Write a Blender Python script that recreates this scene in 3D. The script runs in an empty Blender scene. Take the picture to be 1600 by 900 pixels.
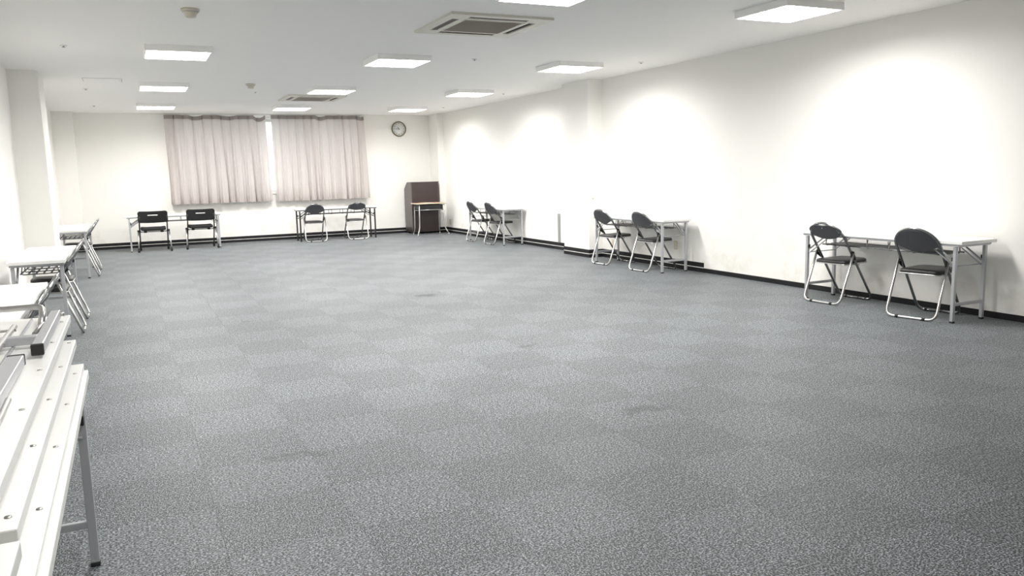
import bpy, bmesh, math, random
from mathutils import Vector, Matrix
random.seed(7)
PI = math.pi
sc = bpy.context.scene
COL = sc.collection

# ------------------------------------------------------------------ camera, world, exposure
CAM = Vector((0.2741, 0.0, 1.3733))
YAW, PITCH, ROLL, FPX = 0.4420, 0.1435, -0.0253, 1254.77
H = 2.754          # ceiling height
D = 18.45          # back wall
XL, XR, XF = -0.92, 7.05, 7.08   # left wall, near right wall, far right wall
Y0 = -1.2          # wall behind the camera

fw = Vector((math.sin(YAW)*math.cos(PITCH), math.cos(YAW)*math.cos(PITCH), -math.sin(PITCH)))
rt0 = Vector((math.cos(YAW), -math.sin(YAW), 0)); up0 = rt0.cross(fw)
rt = math.cos(ROLL)*rt0 + math.sin(ROLL)*up0
up = -math.sin(ROLL)*rt0 + math.cos(ROLL)*up0
cam_data = bpy.data.cameras.new('camera'); cam = bpy.data.objects.new('camera', cam_data); COL.objects.link(cam)
cam_data.sensor_width = 36.0; cam_data.lens = FPX*36.0/1600.0
cam_data.clip_start = 0.02; cam_data.clip_end = 200
m = Matrix((rt, up, -fw)).transposed().to_4x4(); m.translation = CAM
cam.matrix_world = m
sc.camera = cam

world = bpy.data.worlds.new('World'); sc.world = world; world.use_nodes = True
bg = world.node_tree.nodes['Background']; bg.inputs[0].default_value = (0.93, 0.97, 1.0, 1); bg.inputs[1].default_value = 2.5
LAMP_W = 54.0      # each ceiling fixture
LAMP_SPREAD = math.radians(180)
sc.view_settings.view_transform = 'Standard'; sc.view_settings.look = 'None'
sc.view_settings.exposure = 0.56; sc.view_settings.gamma = 1.0; sc.view_settings.use_curve_mapping = False
sc.cycles.use_denoising = True
sc.cycles.max_bounces = 10; sc.cycles.diffuse_bounces = 6; sc.cycles.transparent_max_bounces = 12
sc.cycles.sample_clamp_indirect = 6.0

# ------------------------------------------------------------------ materials
def mat(name, col, rough=0.5, metal=0.0, spec=0.5, noise=None, bump=None, coat=0.0, sheen=0.0):
    """principled material; noise=(scale, amount) varies the colour, bump=(scale, strength, distance)"""
    M = bpy.data.materials.new(name); M.use_nodes = True
    nt = M.node_tree; N = nt.nodes; L = nt.links
    b = N['Principled BSDF']
    b.inputs['Base Color'].default_value = (*col, 1); b.inputs['Roughness'].default_value = rough
    b.inputs['Metallic'].default_value = metal; b.inputs['Specular IOR Level'].default_value = spec
    b.inputs['Coat Weight'].default_value = coat; b.inputs['Sheen Weight'].default_value = sheen
    if noise or bump:
        tc = N.new('ShaderNodeTexCoord')
    if noise:
        n = N.new('ShaderNodeTexNoise'); n.inputs['Scale'].default_value = noise[0]; n.inputs['Detail'].default_value = 4
        L.new(tc.outputs['Object'], n.inputs['Vector'])
        r = N.new('ShaderNodeMapRange'); r.inputs[3].default_value = 1-noise[1]; r.inputs[4].default_value = 1+noise[1]
        L.new(n.outputs['Fac'], r.inputs[0])
        mx = N.new('ShaderNodeVectorMath'); mx.operation = 'SCALE'; mx.inputs[0].default_value = col
        L.new(r.outputs[0], mx.inputs['Scale']); L.new(mx.outputs[0], b.inputs['Base Color'])
    if bump:
        n = N.new('ShaderNodeTexNoise'); n.inputs['Scale'].default_value = bump[0]; n.inputs['Detail'].default_value = 3
        L.new(tc.outputs['Object'], n.inputs['Vector'])
        bp = N.new('ShaderNodeBump'); bp.inputs['Strength'].default_value = bump[1]; bp.inputs['Distance'].default_value = bump[2]
        L.new(n.outputs['Fac'], bp.inputs['Height']); L.new(bp.outputs[0], b.inputs['Normal'])
    return M

def emit(name, col, s):
    M = bpy.data.materials.new(name); M.use_nodes = True; N = M.node_tree.nodes; N.clear()
    e = N.new('ShaderNodeEmission'); e.inputs[0].default_value = (*col, 1); e.inputs[1].default_value = s
    o = N.new('ShaderNodeOutputMaterial'); M.node_tree.links.new(e.outputs[0], o.inputs[0]); return M

# smudges and scuffs on the painted walls: a world-space mask of soft stains
def wall_material():
    M = mat('wall_paint', (0.89, 0.875, 0.84), 0.7, spec=0.25, bump=(260, 0.12, 0.002))
    nt = M.node_tree; N = nt.nodes; L = nt.links; b = N['Principled BSDF']
    g = N.new('ShaderNodeNewGeometry')
    n = N.new('ShaderNodeTexNoise'); n.inputs['Scale'].default_value = 3.0; n.inputs['Detail'].default_value = 6; n.inputs['Roughness'].default_value = 0.65
    L.new(g.outputs['Position'], n.inputs['Vector'])
    sp = N.new('ShaderNodeSeparateXYZ'); L.new(g.outputs['Position'], sp.inputs[0])
    lo = N.new('ShaderNodeMapRange'); lo.inputs[1].default_value = 0.65; lo.inputs[2].default_value = 0.25   # scuffs sit at chair height
    L.new(sp.outputs['Z'], lo.inputs[0])
    th = N.new('ShaderNodeMapRange'); th.inputs[1].default_value = 0.52; th.inputs[2].default_value = 0.75; th.inputs[4].default_value = 0.5
    L.new(n.outputs['Fac'], th.inputs[0])
    mu = N.new('ShaderNodeMath'); mu.operation = 'MULTIPLY'; L.new(lo.outputs[0], mu.inputs[0]); L.new(th.outputs[0], mu.inputs[1])
    mx = N.new('ShaderNodeMix'); mx.data_type = 'RGBA'
    mx.inputs[6].default_value = (0.89, 0.875, 0.84, 1); mx.inputs[7].default_value = (0.62, 0.57, 0.48, 1)
    L.new(mu.outputs[0], mx.inputs[0]); L.new(mx.outputs[2], b.inputs['Base Color'])
    return M

def carpet(name, light, rot):
    """speckled loop-pile carpet tile; the pile runs along x or y"""
    M = bpy.data.materials.new(name); M.use_nodes = True
    nt = M.node_tree; N = nt.nodes; L = nt.links; b = N['Principled BSDF']
    g = N.new('ShaderNodeNewGeometry')
    mp = N.new('ShaderNodeMapping'); mp.inputs['Scale'].default_value = (1, 0.65, 1) if rot else (0.65, 1, 1)
    L.new(g.outputs['Position'], mp.inputs['Vector'])
    n = N.new('ShaderNodeTexNoise'); n.inputs['Scale'].default_value = 165; n.inputs['Detail'].default_value = 3; n.inputs['Roughness'].default_value = 0.6
    L.new(mp.outputs[0], n.inputs['Vector'])
    cr = N.new('ShaderNodeValToRGB'); L.new(n.outputs['Fac'], cr.inputs[0])
    e = cr.color_ramp.elements
    e[0].position = 0.44; e[0].color = (0.030*light, 0.037*light, 0.043*light, 1)
    e[1].position = 0.575; e[1].color = (0.62*light, 0.675*light, 0.715*light, 1)
    x = cr.color_ramp.elements.new(0.5); x.color = (0.170*light, 0.189*light, 0.203*light, 1)
    # slow variation from tile to tile and wear
    n2 = N.new('ShaderNodeTexNoise'); n2.inputs['Scale'].default_value = 1.1; n2.inputs['Detail'].default_value = 4
    L.new(g.outputs['Position'], n2.inputs['Vector'])
    r2 = N.new('ShaderNodeMapRange'); r2.inputs[3].default_value = 0.86; r2.inputs[4].default_value = 1.14; L.new(n2.outputs['Fac'], r2.inputs[0])
    sc1 = N.new('ShaderNodeVectorMath'); sc1.operation = 'SCALE'; L.new(cr.outputs[0], sc1.inputs[0]); L.new(r2.outputs[0], sc1.inputs['Scale'])
    n3 = N.new('ShaderNodeTexNoise'); n3.inputs['Scale'].default_value = 48; n3.inputs['Detail'].default_value = 4; n3.inputs['Roughness'].default_value = 0.75   # coarser loops, still seen from afar
    L.new(mp.outputs[0], n3.inputs['Vector'])
    r3 = N.new('ShaderNodeMapRange'); r3.inputs[1].default_value = 0.35; r3.inputs[2].default_value = 0.65; r3.inputs[3].default_value = 0.62; r3.inputs[4].default_value = 1.38
    L.new(n3.outputs['Fac'], r3.inputs[0])
    sc3 = N.new('ShaderNodeVectorMath'); sc3.operation = 'SCALE'; L.new(sc1.outputs[0], sc3.inputs[0]); L.new(r3.outputs[0], sc3.inputs['Scale'])
    col = sc3.outputs[0]
    nw = N.new('ShaderNodeTexNoise'); nw.inputs['Scale'].default_value = 9; L.new(g.outputs['Position'], nw.inputs['Vector'])
    wv = N.new('ShaderNodeVectorMath'); wv.operation = 'SCALE'; wv.inputs['Scale'].default_value = 0.22; L.new(nw.outputs['Color'], wv.inputs[0])
    ad = N.new('ShaderNodeVectorMath'); ad.operation = 'ADD'; L.new(g.outputs['Position'], ad.inputs[0]); L.new(wv.outputs[0], ad.inputs[1])
    for (sx, sy, rx, ry, dk) in SPOTS:      # dark spills on the carpet
        s1 = N.new('ShaderNodeVectorMath'); s1.operation = 'SUBTRACT'; L.new(ad.outputs[0], s1.inputs[0]); s1.inputs[1].default_value = (sx+0.11, sy+0.11, 0.11)
        s2 = N.new('ShaderNodeVectorMath'); s2.operation = 'DIVIDE'; L.new(s1.outputs[0], s2.inputs[0]); s2.inputs[1].default_value = (rx, ry, 1.0)
        ln = N.new('ShaderNodeVectorMath'); ln.operation = 'LENGTH'; L.new(s2.outputs[0], ln.inputs[0])
        rr = N.new('ShaderNodeMapRange'); rr.inputs[1].default_value = 0.55; rr.inputs[2].default_value = 1.1; rr.inputs[3].default_value = dk; rr.inputs[4].default_value = 1.0
        L.new(ln.outputs['Value'], rr.inputs[0])
        v = N.new('ShaderNodeVectorMath'); v.operation = 'SCALE'; L.new(col, v.inputs[0]); L.new(rr.outputs[0], v.inputs['Scale']); col = v.outputs[0]
    L.new(col, b.inputs['Base Color'])
    b.inputs['Roughness'].default_value = 0.55; b.inputs['Specular IOR Level'].default_value = 0.30
    b.inputs['Sheen Weight'].default_value = 0.05; b.inputs['Sheen Roughness'].default_value = 0.4
    bp = N.new('ShaderNodeBump'); bp.inputs['Strength'].default_value = 0.15; bp.inputs['Distance'].default_value = 0.002
    L.new(n.outputs['Fac'], bp.inputs['Height']); L.new(bp.outputs[0], b.inputs['Normal'])
    return M

def cloth(name, col, trans, tcol, alpha=1.0):
    M = bpy.data.materials.new(name); M.use_nodes = True; nt = M.node_tree; N = nt.nodes; L = nt.links; N.clear()
    d = N.new('ShaderNodeBsdfDiffuse'); d.inputs[0].default_value = (*col, 1)
    t = N.new('ShaderNodeBsdfTranslucent'); t.inputs[0].default_value = (*tcol, 1)
    tc = N.new('ShaderNodeTexCoord'); n = N.new('ShaderNodeTexNoise'); n.inputs['Scale'].default_value = 400
    L.new(tc.outputs['Object'], n.inputs['Vector'])
    bp = N.new('ShaderNodeBump'); bp.inputs['Strength'].default_value = 0.1; bp.inputs['Distance'].default_value = 0.001
    L.new(n.outputs['Fac'], bp.inputs['Height']); L.new(bp.outputs[0], d.inputs['Normal'])
    mx = N.new('ShaderNodeMixShader'); mx.inputs[0].default_value = trans
    L.new(d.outputs[0], mx.inputs[1]); L.new(t.outputs[0], mx.inputs[2])
    out = mx.outputs[0]
    if alpha < 1:
        tr = N.new('ShaderNodeBsdfTransparent'); m2 = N.new('ShaderNodeMixShader'); m2.inputs[0].default_value = alpha
        L.new(tr.outputs[0], m2.inputs[1]); L.new(out, m2.inputs[2]); out = m2.outputs[0]
    o = N.new('ShaderNodeOutputMaterial'); L.new(out, o.inputs[0]); return M

def glass_mat():
    M = bpy.data.materials.new('window_glass'); M.use_nodes = True; nt = M.node_tree; N = nt.nodes; L = nt.links; N.clear()
    t = N.new('ShaderNodeBsdfTransparent'); t.inputs[0].default_value = (0.93, 0.96, 0.95, 1)
    g = N.new('ShaderNodeBsdfGlossy'); g.inputs['Roughness'].default_value = 0.03
    mx = N.new('ShaderNodeMixShader'); mx.inputs[0].default_value = 0.06; L.new(t.outputs[0], mx.inputs[1]); L.new(g.outputs[0], mx.inputs[2])
    o = N.new('ShaderNodeOutputMaterial'); L.new(mx.outputs[0], o.inputs[0]); return M

SPOTS = [(3.28, 8.63, 0.13, 0.11, 0.35), (3.05, 5.62, 0.10, 0.05, 0.6), (2.87, 3.73, 0.16, 0.08, 0.6),
         (1.22, 8.05, 0.10, 0.05, 0.65), (6.24, 12.35, 0.05, 0.04, 0.35), (0.9, 3.95, 0.2, 0.06, 0.7)]
M_WALL = wall_material()
M_CEIL = mat('ceiling_board', (0.92, 0.905, 0.885), 0.85, spec=0.15, noise=(60, 0.02), bump=(180, 0.25, 0.003))
M_SLAB = mat('floor_slab', (0.10, 0.10, 0.10), 0.9)
M_CL = carpet('carpet_light', 0.51, False); M_CD = carpet('carpet_dark', 0.44, True)  # tone difference paints in the sheen of the alternating pile direction
M_BASE = mat('black_vinyl', (0.012, 0.011, 0.013), 0.6, spec=0.25, noise=(5, 0.2))
M_LINE = mat('white_bead', (0.80, 0.79, 0.76), 0.4)
M_WHITE = mat('white_laminate', (0.90, 0.90, 0.88), 0.28, spec=0.5, noise=(4, 0.012))
M_EDGE = mat('edge_band', (0.66, 0.66, 0.63), 0.4)
M_SIL = mat('silver_paint', (0.50, 0.505, 0.53), 0.38, metal=0.45, noise=(40, 0.03))
M_CHROME = mat('chrome_tube', (0.54, 0.535, 0.525), 0.34, metal=1.0)
M_CHROME_SHADED = mat('shaded_chrome', (0.30, 0.30, 0.305), 0.24, metal=1.0)  # chrome darkened: dark reflections and under-table shade put into the colour
M_BLK = mat('black_paint', (0.012, 0.012, 0.014), 0.35)
M_RUB = mat('black_rubber', (0.015, 0.015, 0.015), 0.7)
M_VINYL = mat('black_vinyl_seat', (0.020, 0.019, 0.020), 0.42, noise=(30, 0.2), bump=(300, 0.2, 0.001))
M_PAD = mat('grey_plastic_back', (0.075, 0.075, 0.083), 0.5, bump=(350, 0.25, 0.001))
M_MESH = mat('black_fabric', (0.012, 0.012, 0.013), 0.85, bump=(500, 0.4, 0.001))
M_FIX = mat('fixture_white', (0.94, 0.93, 0.91), 0.35)
M_TUBE = emit('lamp_glow', (1.0, 0.985, 0.95), 7.0)
M_AC = mat('aged_ac_plastic', (0.68, 0.66, 0.585), 0.45, noise=(3, 0.04))
M_ACG = mat('ac_grille', (0.36, 0.325, 0.285), 0.6, noise=(6, 0.06))
M_ACD = mat('ac_dark', (0.045, 0.035, 0.035), 0.6)
M_FLAP = mat('ac_flap', (0.13, 0.10, 0.09), 0.5)
M_DET = mat('detector_plastic', (0.62, 0.57, 0.48), 0.45)
M_WOODD = mat('dark_walnut', (0.040, 0.026, 0.026), 0.38, noise=(7, 0.25))
M_WOODS_LIT = mat('walnut_side_lit', (0.085, 0.064, 0.062), 0.30, noise=(7, 0.15))  # same walnut made lighter: light on the lectern's sides put into the colour
M_WOOD = mat('brown_wood_top', (0.34, 0.13, 0.06), 0.4, noise=(9, 0.25))
M_PAPER = mat('tan_paper', (0.66, 0.50, 0.36), 0.8)
M_CURT = cloth('curtain_cloth', (0.64, 0.595, 0.58), 0.38, (0.74, 0.67, 0.65))
M_TAPE = cloth('curtain_tape', (0.36, 0.32, 0.31), 0.15, (0.42, 0.36, 0.34))
M_LACE = cloth('lace_cloth', (0.85, 0.84, 0.82), 0.35, (0.9, 0.9, 0.9), 0.9)
M_ALU = mat('aluminium_sash', (0.72, 0.72, 0.71), 0.4, metal=0.6)
M_GLASS = glass_mat()
M_RIM = mat('clock_rim', (0.22, 0.185, 0.115), 0.3, metal=0.7)
M_FACE = mat('clock_face', (0.86, 0.86, 0.85), 0.35)
M_INK = mat('clock_ink', (0.05, 0.05, 0.045), 0.5)
M_IVORY = mat('ivory_plate', (0.66, 0.60, 0.45), 0.45)
M_GUARD = mat('grey_metal', (0.42, 0.42, 0.43), 0.4, metal=0.5)
M_GAP = mat('panel_joint', (0.42, 0.42, 0.41), 0.8)

# ------------------------------------------------------------------ mesh helpers
def box(bm, x0, x1, y0, y1, z0, z1, bev=0.0, mi=0):
    vs = [bm.verts.new((x, y, z)) for x in (x0, x1) for y in (y0, y1) for z in (z0, z1)]
    fs = [bm.faces.new([vs[i] for i in q]) for q in ((0,1,3,2),(4,6,7,5),(0,4,5,1),(2,3,7,6),(0,2,6,4),(1,5,7,3))]
    for f in fs: f.material_index = mi
    if bev > 0:
        es = {e for f in fs for e in f.edges}
        r = bmesh.ops.bevel(bm, geom=list(es), offset=bev, segments=2, affect='EDGES', profile=0.5)
        for f in r['faces']: f.material_index = mi
    return fs

def fillet(pts, r, n=5, closed=False):
    pts = [Vector(p) for p in pts]; out = []; N = len(pts)
    for i, p in enumerate(pts):
        if not closed and i in (0, N-1): out.append(p); continue
        a = pts[i-1]; c = pts[(i+1) % N]
        rr = r[i] if isinstance(r, (list, tuple)) else r
        if rr <= 0: out.append(p); continue
        d1 = (a-p); d2 = (c-p); l = min(rr, d1.length*0.48, d2.length*0.48)
        q0 = p + d1.normalized()*l; q1 = p + d2.normalized()*l
        for k in range(n+1):
            t = k/n; out.append(q0*(1-t)**2 + p*2*t*(1-t) + q1*t*t)
    return out

def tube(bm, path, r, seg=8, closed=False, cap=True, square=False):
    path = [Vector(p) for p in path]; N = len(path)
    def tang(i):
        if closed: return (path[(i+1) % N]-path[i-1]).normalized()
        return (path[min(i+1, N-1)]-path[max(i-1, 0)]).normalized()
    t = tang(0); ref = Vector((0,0,1)) if abs(t.z) < 0.9 else Vector((1,0,0))
    u = t.cross(ref).normalized(); rings = []
    for i in range(N):
        t2 = tang(i); u = (u - t2*u.dot(t2)).normalized(); v = t2.cross(u)
        if square:
            k = r; ring = [path[i]+u*a+v*b for a, b in ((k,k),(-k,k),(-k,-k),(k,-k))]
        else:
            ring = [path[i]+u*(r*math.cos(2*PI*j/seg))+v*(r*math.sin(2*PI*j/seg)) for j in range(seg)]
        rings.append([bm.verts.new(p) for p in ring])
    sg = len(rings[0]); M_ = N if closed else N-1
    off = 0
    if closed:
        # match last ring to first ring
        best = min(range(sg), key=lambda s: (rings[-1][s].co-rings[0][0].co).length); off = best
    for i in range(M_):
        A = rings[i]; B = rings[(i+1) % N]; o = 0
        if closed and i == N-1: A = A[off:]+A[:off]
        for j in range(sg):
            f = bm.faces.new((A[j], A[(j+1) % sg], B[(j+1) % sg], B[j])); f.smooth = not square
    if not closed and cap:
        bm.faces.new(list(reversed(rings[0]))); bm.faces.new(rings[-1])

def lathe(bm, prof, seg=32, axis='z', c=(0,0,0)):
    rings = []
    for r, h in prof:
        ring = []
        for j in range(seg):
            a = 2*PI*j/seg; x, y = r*math.cos(a), r*math.sin(a)
            p = (x, y, h) if axis == 'z' else (x, h, y)
            ring.append(bm.verts.new((p[0]+c[0], p[1]+c[1], p[2]+c[2])))
        rings.append(ring)
    for A, B in zip(rings, rings[1:]):
        for j in range(seg):
            f = bm.faces.new((A[j], A[(j+1) % seg], B[(j+1) % seg], B[j])); f.smooth = True
    for R_ in (rings[0], rings[-1]):
        try: bm.faces.new(R_)
        except ValueError: pass

def prism(bm, poly, fn, t0, t1, mi=0):
    """extrude a 2-D outline; fn(a, b, t) gives the point"""
    A = [bm.verts.new(fn(a, b, t0)) for a, b in poly]; B = [bm.verts.new(fn(a, b, t1)) for a, b in poly]
    n = len(poly)
    f0 = bm.faces.new(A); f1 = bm.faces.new(list(reversed(B))); f0.material_index = f1.material_index = mi
    for i in range(n):
        f = bm.faces.new((A[(i+1) % n], A[i], B[i], B[(i+1) % n])); f.material_index = mi
    bmesh.ops.triangulate(bm, faces=[f0, f1])

def mesh(bm, mats):
    bmesh.ops.recalc_face_normals(bm, faces=bm.faces[:])
    me = bpy.data.meshes.new('m'); bm.to_mesh(me); bm.free()
    for x in (mats if isinstance(mats, (list, tuple)) else [mats]): me.materials.append(x)
    return me

def obj(name, bm, mats, parent=None):
    me = mesh(bm, mats) if isinstance(bm, bmesh.types.BMesh) else bm
    me.name = name
    o = bpy.data.objects.new(name, me); COL.objects.link(o)
    if parent is not None: o.parent = parent
    return o

def B(): return bmesh.new()
def one(fn, *a, **k):
    bm = B(); fn(bm, *a, **k); return bm

def tag(o, label=None, cat=None, group=None, kind=None):
    if label: o['label'] = label
    if cat: o['category'] = cat
    if group: o['group'] = group
    if kind: o['kind'] = kind
    return o

def thing(name, label, cat, group=None):
    o = bpy.data.objects.new(name, None); COL.objects.link(o); o.empty_display_size = 0.1
    return tag(o, label, cat, group)

def struct(name, bm, mats, parent=None):
    o = obj(name, bm, mats, parent); o['kind'] = 'structure'; return o

KIDS = {}
def kids(o):
    return [c for c in bpy.data.objects if c.parent == o]
def dup(root, label):
    def rec(o, par):
        c = o.copy(); COL.objects.link(c)
        if par is not None: c.parent = par
        for k in kids(o): rec(k, c)
        return c
    r = rec(root, None); r['label'] = label; return r
class Proto:
    """first call hands out the original, later calls copies"""
    def __init__(self, fn): self.fn = fn; self.root = None
    def __call__(self, label, loc, rz=0.0, group=None, rx=0.0):
        if self.root is None:
            self.root = self.fn(); r = self.root; r['label'] = label
        else:
            r = dup(self.root, label)
        r.location = loc; r.rotation_euler = (rx, 0, rz)
        if group: r['group'] = group
        return r

# ------------------------------------------------------------------ the room
T = 0.2
TS = 0.5; TY0 = 4.4702 % TS      # carpet tile grid: lines at x = k*0.5, y = TY0 + k*0.5
floor = struct('floor', one(box, XL-T, XF+T, Y0-T, D+T, -0.16, -0.007), M_SLAB)

def proj(P):
    d = Vector(P)-CAM; z = d.dot(fw)
    if z < 0.05: return None
    return (800+FPX*d.dot(rt)/z, 450-FPX*d.dot(up)/z)
tiles = []
ix0 = math.floor(XL/TS); ix1 = math.ceil(XF/TS); iy0 = math.floor((Y0-TY0)/TS); iy1 = math.ceil((D-TY0)/TS)
for i in range(ix0, ix1):
    for j in range(iy0, iy1):
        x0 = max(i*TS, XL); x1 = min((i+1)*TS, XF); y0 = max(TY0+j*TS, Y0); y1 = min(TY0+(j+1)*TS, D)
        if x1-x0 < 0.02 or y1-y0 < 0.02: continue
        n0 = round((4.4702-TY0)/TS)
        dark = (i + j - n0) % 2 == 0
        q = [proj((x, y, 0)) for x, y in ((x0,y0),(x1,y0),(x1,y1),(x0,y1))]
        area = 0.0
        if all(q):
            cxp = sum(p[0] for p in q)/4; cyp = sum(p[1] for p in q)/4
            if 60 < cxp < 1640 and cyp < 940:
                area = abs(sum(q[k][0]*q[(k+1) % 4][1]-q[(k+1) % 4][0]*q[k][1] for k in range(4)))/2
        tiles.append((area, i, j, x0, x1, y0, y1, dark))
tiles.sort(key=lambda t: -t[0])
g = 0.0002
tile_me = {}
def tile_mesh(w, h, dark):
    key = (round(w, 3), round(h, 3), dark)
    if key not in tile_me:
        bm = B(); fs = box(bm, g, w-g, g, h-g, -0.0068, 0.0)
        bmesh.ops.bevel(bm, geom=[e for e in bm.edges if all(abs(v.co.z) < 1e-6 for v in e.verts)], offset=0.0006, segments=1, affect='EDGES')
        me = mesh(bm, M_CD if dark else M_CL); me.name = 'carpet_tile'; tile_me[key] = me
    return tile_me[key]
rest = B()
for k, (area, i, j, x0, x1, y0, y1, dark) in enumerate(tiles):
    if k < 300 and area > 0:
        o = bpy.data.objects.new('carpet_tile', tile_mesh(x1-x0, y1-y0, dark)); COL.objects.link(o)
        o.location = (x0, y0, 0); o.parent = floor
    else:
        box(rest, x0+g, x1-g, y0+g, y1-g, -0.0068, 0.0, mi=int(dark))
tag(obj('carpet_tile_field', rest, [M_CL, M_CD], floor), kind='stuff')

struct('ceiling', one(box, XL-T, XF+T, Y0-T, D+T, H, H+0.15), M_CEIL)
struct('wall_left', one(box, XL-T, XL, Y0-T, D+T, 0, H), M_WALL)
YP0, YP1 = 10.90, 11.70      # pillar on the right
XP = 6.80
struct('wall_right', one(box, XR, XR+T+0.2, Y0-T, (YP0+YP1)/2, 0, H), M_WALL)
struct('wall_right_far', one(box, XF, XF+T+0.13, (YP0+YP1)/2, D+T, 0, H), M_WALL)
struct('wall_front', one(box, XL, XR, Y0-T, Y0, 0, H), M_WALL)
WX0, WX1, WZ0, WZ1 = 1.22, 5.25, 1.04, 2.66
bm = B()
box(bm, XL, WX0, D, D+T, 0, H); box(bm, WX1, XF, D, D+T, 0, H)
box(bm, WX0, WX1, D, D+T, 0, WZ0); box(bm, WX0, WX1, D, D+T, WZ1, H)
struct('wall_back', bm, M_WALL)
struct('wall_pillar_right', one(box, XP, XF+0.05, YP0, YP1, 0, H), M_WALL)
LP0, LP1, LPX = 11.65, 12.45, -0.59
struct('wall_pillar_left', one(box, XL-0.05, LPX, LP0, LP1, 0, H), M_WALL)
struct('wall_corner_left', one(box, XL-0.05, -0.55, 18.1, D+0.05, 0, H), M_WALL)
struct('wall_corner_right', one(box, 6.92, XF+0.05, 17.9, D+0.05, 0, H), M_WALL)

# baseboards: black vinyl strip; along the far part a second strip above a white bead
def baseboard(name, runs):
    """runs: (x0,y0,x1,y1,nx,ny,double) along a wall face with outward normal n"""
    lo, hi, bd = B(), B(), B()
    dbl = False
    for x0, y0, x1, y1, nx, ny, d in runs:
        t = 0.008
        def bb(bm, z0, z1, t):
            box(bm, min(x0, x1, x0+nx*t, x1+nx*t), max(x0, x1, x0+nx*t, x1+nx*t), min(y0, y1, y0+ny*t, y1+ny*t), max(y0, y1, y0+ny*t, y1+ny*t), z0, z1)
        bb(lo, 0.0, 0.056, t)
        if d:
            dbl = True; bb(bd, 0.056, 0.066, t+0.003); bb(hi, 0.066, 0.126, t+0.001)
    o = struct(name, lo, M_BASE)
    if dbl:
        obj('white_bead', bd, M_LINE, o); obj('upper_strip', hi, M_BASE, o)
    return o
baseboard('baseboard_right', [(XR, Y0, XR, 8.40, -1, 0, False), (XR, 8.40, XR, YP0, -1, 0, True),
                              (XP-0.008, YP0, XR, YP0, 0, -1, True), (XP, YP0, XP, YP1, -1, 0, True), (XP-0.008, YP1, XF, YP1, 0, 1, True),
                              (XF, YP1, XF, 17.9, -1, 0, True), (6.912, 17.9, XF, 17.9, 0, -1, True), (6.92, 17.9, 6.92, D, -1, 0, True)])
baseboard('baseboard_back', [(-0.55, D, 6.92, D, 0, -1, True)])
baseboard('baseboard_left', [(XL, Y0, XL, LP0, 1, 0, True), (XL, LP0, LPX+0.008, LP0, 0, -1, True), (LPX, LP0, LPX, LP1, 1, 0, True),
                             (XL, LP1, LPX+0.008, LP1, 0, 1, True), (XL, LP1, XL, 18.1, 1, 0, True), (XL, 18.1, -0.542, 18.1, 0, -1, True), (-0.55, 18.1, -0.55, D, 1, 0, True)])
baseboard('baseboard_front', [(XL, Y0, XR, Y0, 0, 1, False)])

# window behind the curtains
bm = B(); fwid = 0.045
for a in ((WX0, WX0+fwid, WZ0, WZ1), (WX1-fwid, WX1, WZ0, WZ1), (WX0, WX1, WZ0, WZ0+fwid), (WX0, WX1, WZ1-fwid, WZ1)):
    box(bm, a[0], a[1], D+0.05, D+0.13, a[2], a[3])
win = struct('window_1', bm, M_ALU)
ns = 3; sw = (WX1-WX0-2*fwid)/ns
for k in range(ns):
    x0 = WX0+fwid+k*sw; yy = D+0.07 if k % 2 else D+0.10
    bm = B(); t = 0.028
    for a in ((x0, x0+t, WZ0+fwid, WZ1-fwid), (x0+sw-t, x0+sw, WZ0+fwid, WZ1-fwid), (x0, x0+sw, WZ0+fwid, WZ0+fwid+t), (x0, x0+sw, WZ1-fwid-t, WZ1-fwid)):
        box(bm, a[0], a[1], yy-0.011, yy+0.011, a[2], a[3])
    s = obj('sash', bm, M_ALU, win)
    obj('pane', one(box, x0+t, x0+sw-t, yy-0.002, yy+0.002, WZ0+fwid+t, WZ1-fwid-t), M_GLASS, s)
obj('window_sill', one(box, WX0-0.03, WX1+0.03, D-0.025, D+0.06, WZ0-0.02, WZ0+0.002, 0.003), M_LINE, win)

# ------------------------------------------------------------------ ceiling lights
def make_light():
    t = thing('ceiling_light', '', 'light', 'square louvred ceiling lights')
    W = 0.325; hd = 0.062; th = 0.014
    bm = B()
    box(bm, -W, W, -W, -W+th, -hd, 0); box(bm, -W, W, W-th, W, -hd, 0)
    box(bm, -W, -W+th, -W+th, W-th, -hd, 0); box(bm, W-th, W, -W+th, W-th, -hd, 0)
    obj('housing', bm, M_FIX, t)
    i = W-th
    obj('reflector', one(box, -i, i, -i, i, -0.008, 0), M_FIX, t)
    for k in range(4):
        y = -i + (k+0.5)*2*i/4
        obj('lamp_tube', one(tube, [(-i+0.01, y, -0.027), (i-0.01, y, -0.027)], 0.016, 10), M_TUBE, t)
    obj('lamp_panel', one(box, -i, i, -i, i, -0.0105, -0.0085), M_TUBE, t)
    for k in range(1, 5):
        p = -i + k*2*i/5
        obj('louvre_blade', one(box, p-0.002, p+0.002, -i, i, -hd+0.002, -0.046), M_FIX, t)
        obj('louvre_blade', one(box, -i, i, p-0.002, p+0.002, -hd+0.002, -0.046), M_FIX, t)
    ld = bpy.data.lights.new('fixture_lamp', 'AREA'); ld.shape = 'SQUARE'; ld.size = 0.58; ld.energy = LAMP_W; ld.color = (1.0, 0.985, 0.955); ld.spread = LAMP_SPREAD
    lo = bpy.data.objects.new('fixture_lamp', ld); COL.objects.link(lo); lo.location = (0, 0, -0.0445); lo.parent = t
    return t
light = Proto(make_light)
LX = [0.89, 3.33, 5.70]; LY = [16.35, 12.98, 9.52, 5.60]
rown = ['in the row nearest the curtains', 'in the second row from the curtains', 'in the third row from the curtains', 'at the top edge of the picture']
coln = ['on the left side', 'in the middle', 'on the right side']
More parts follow.
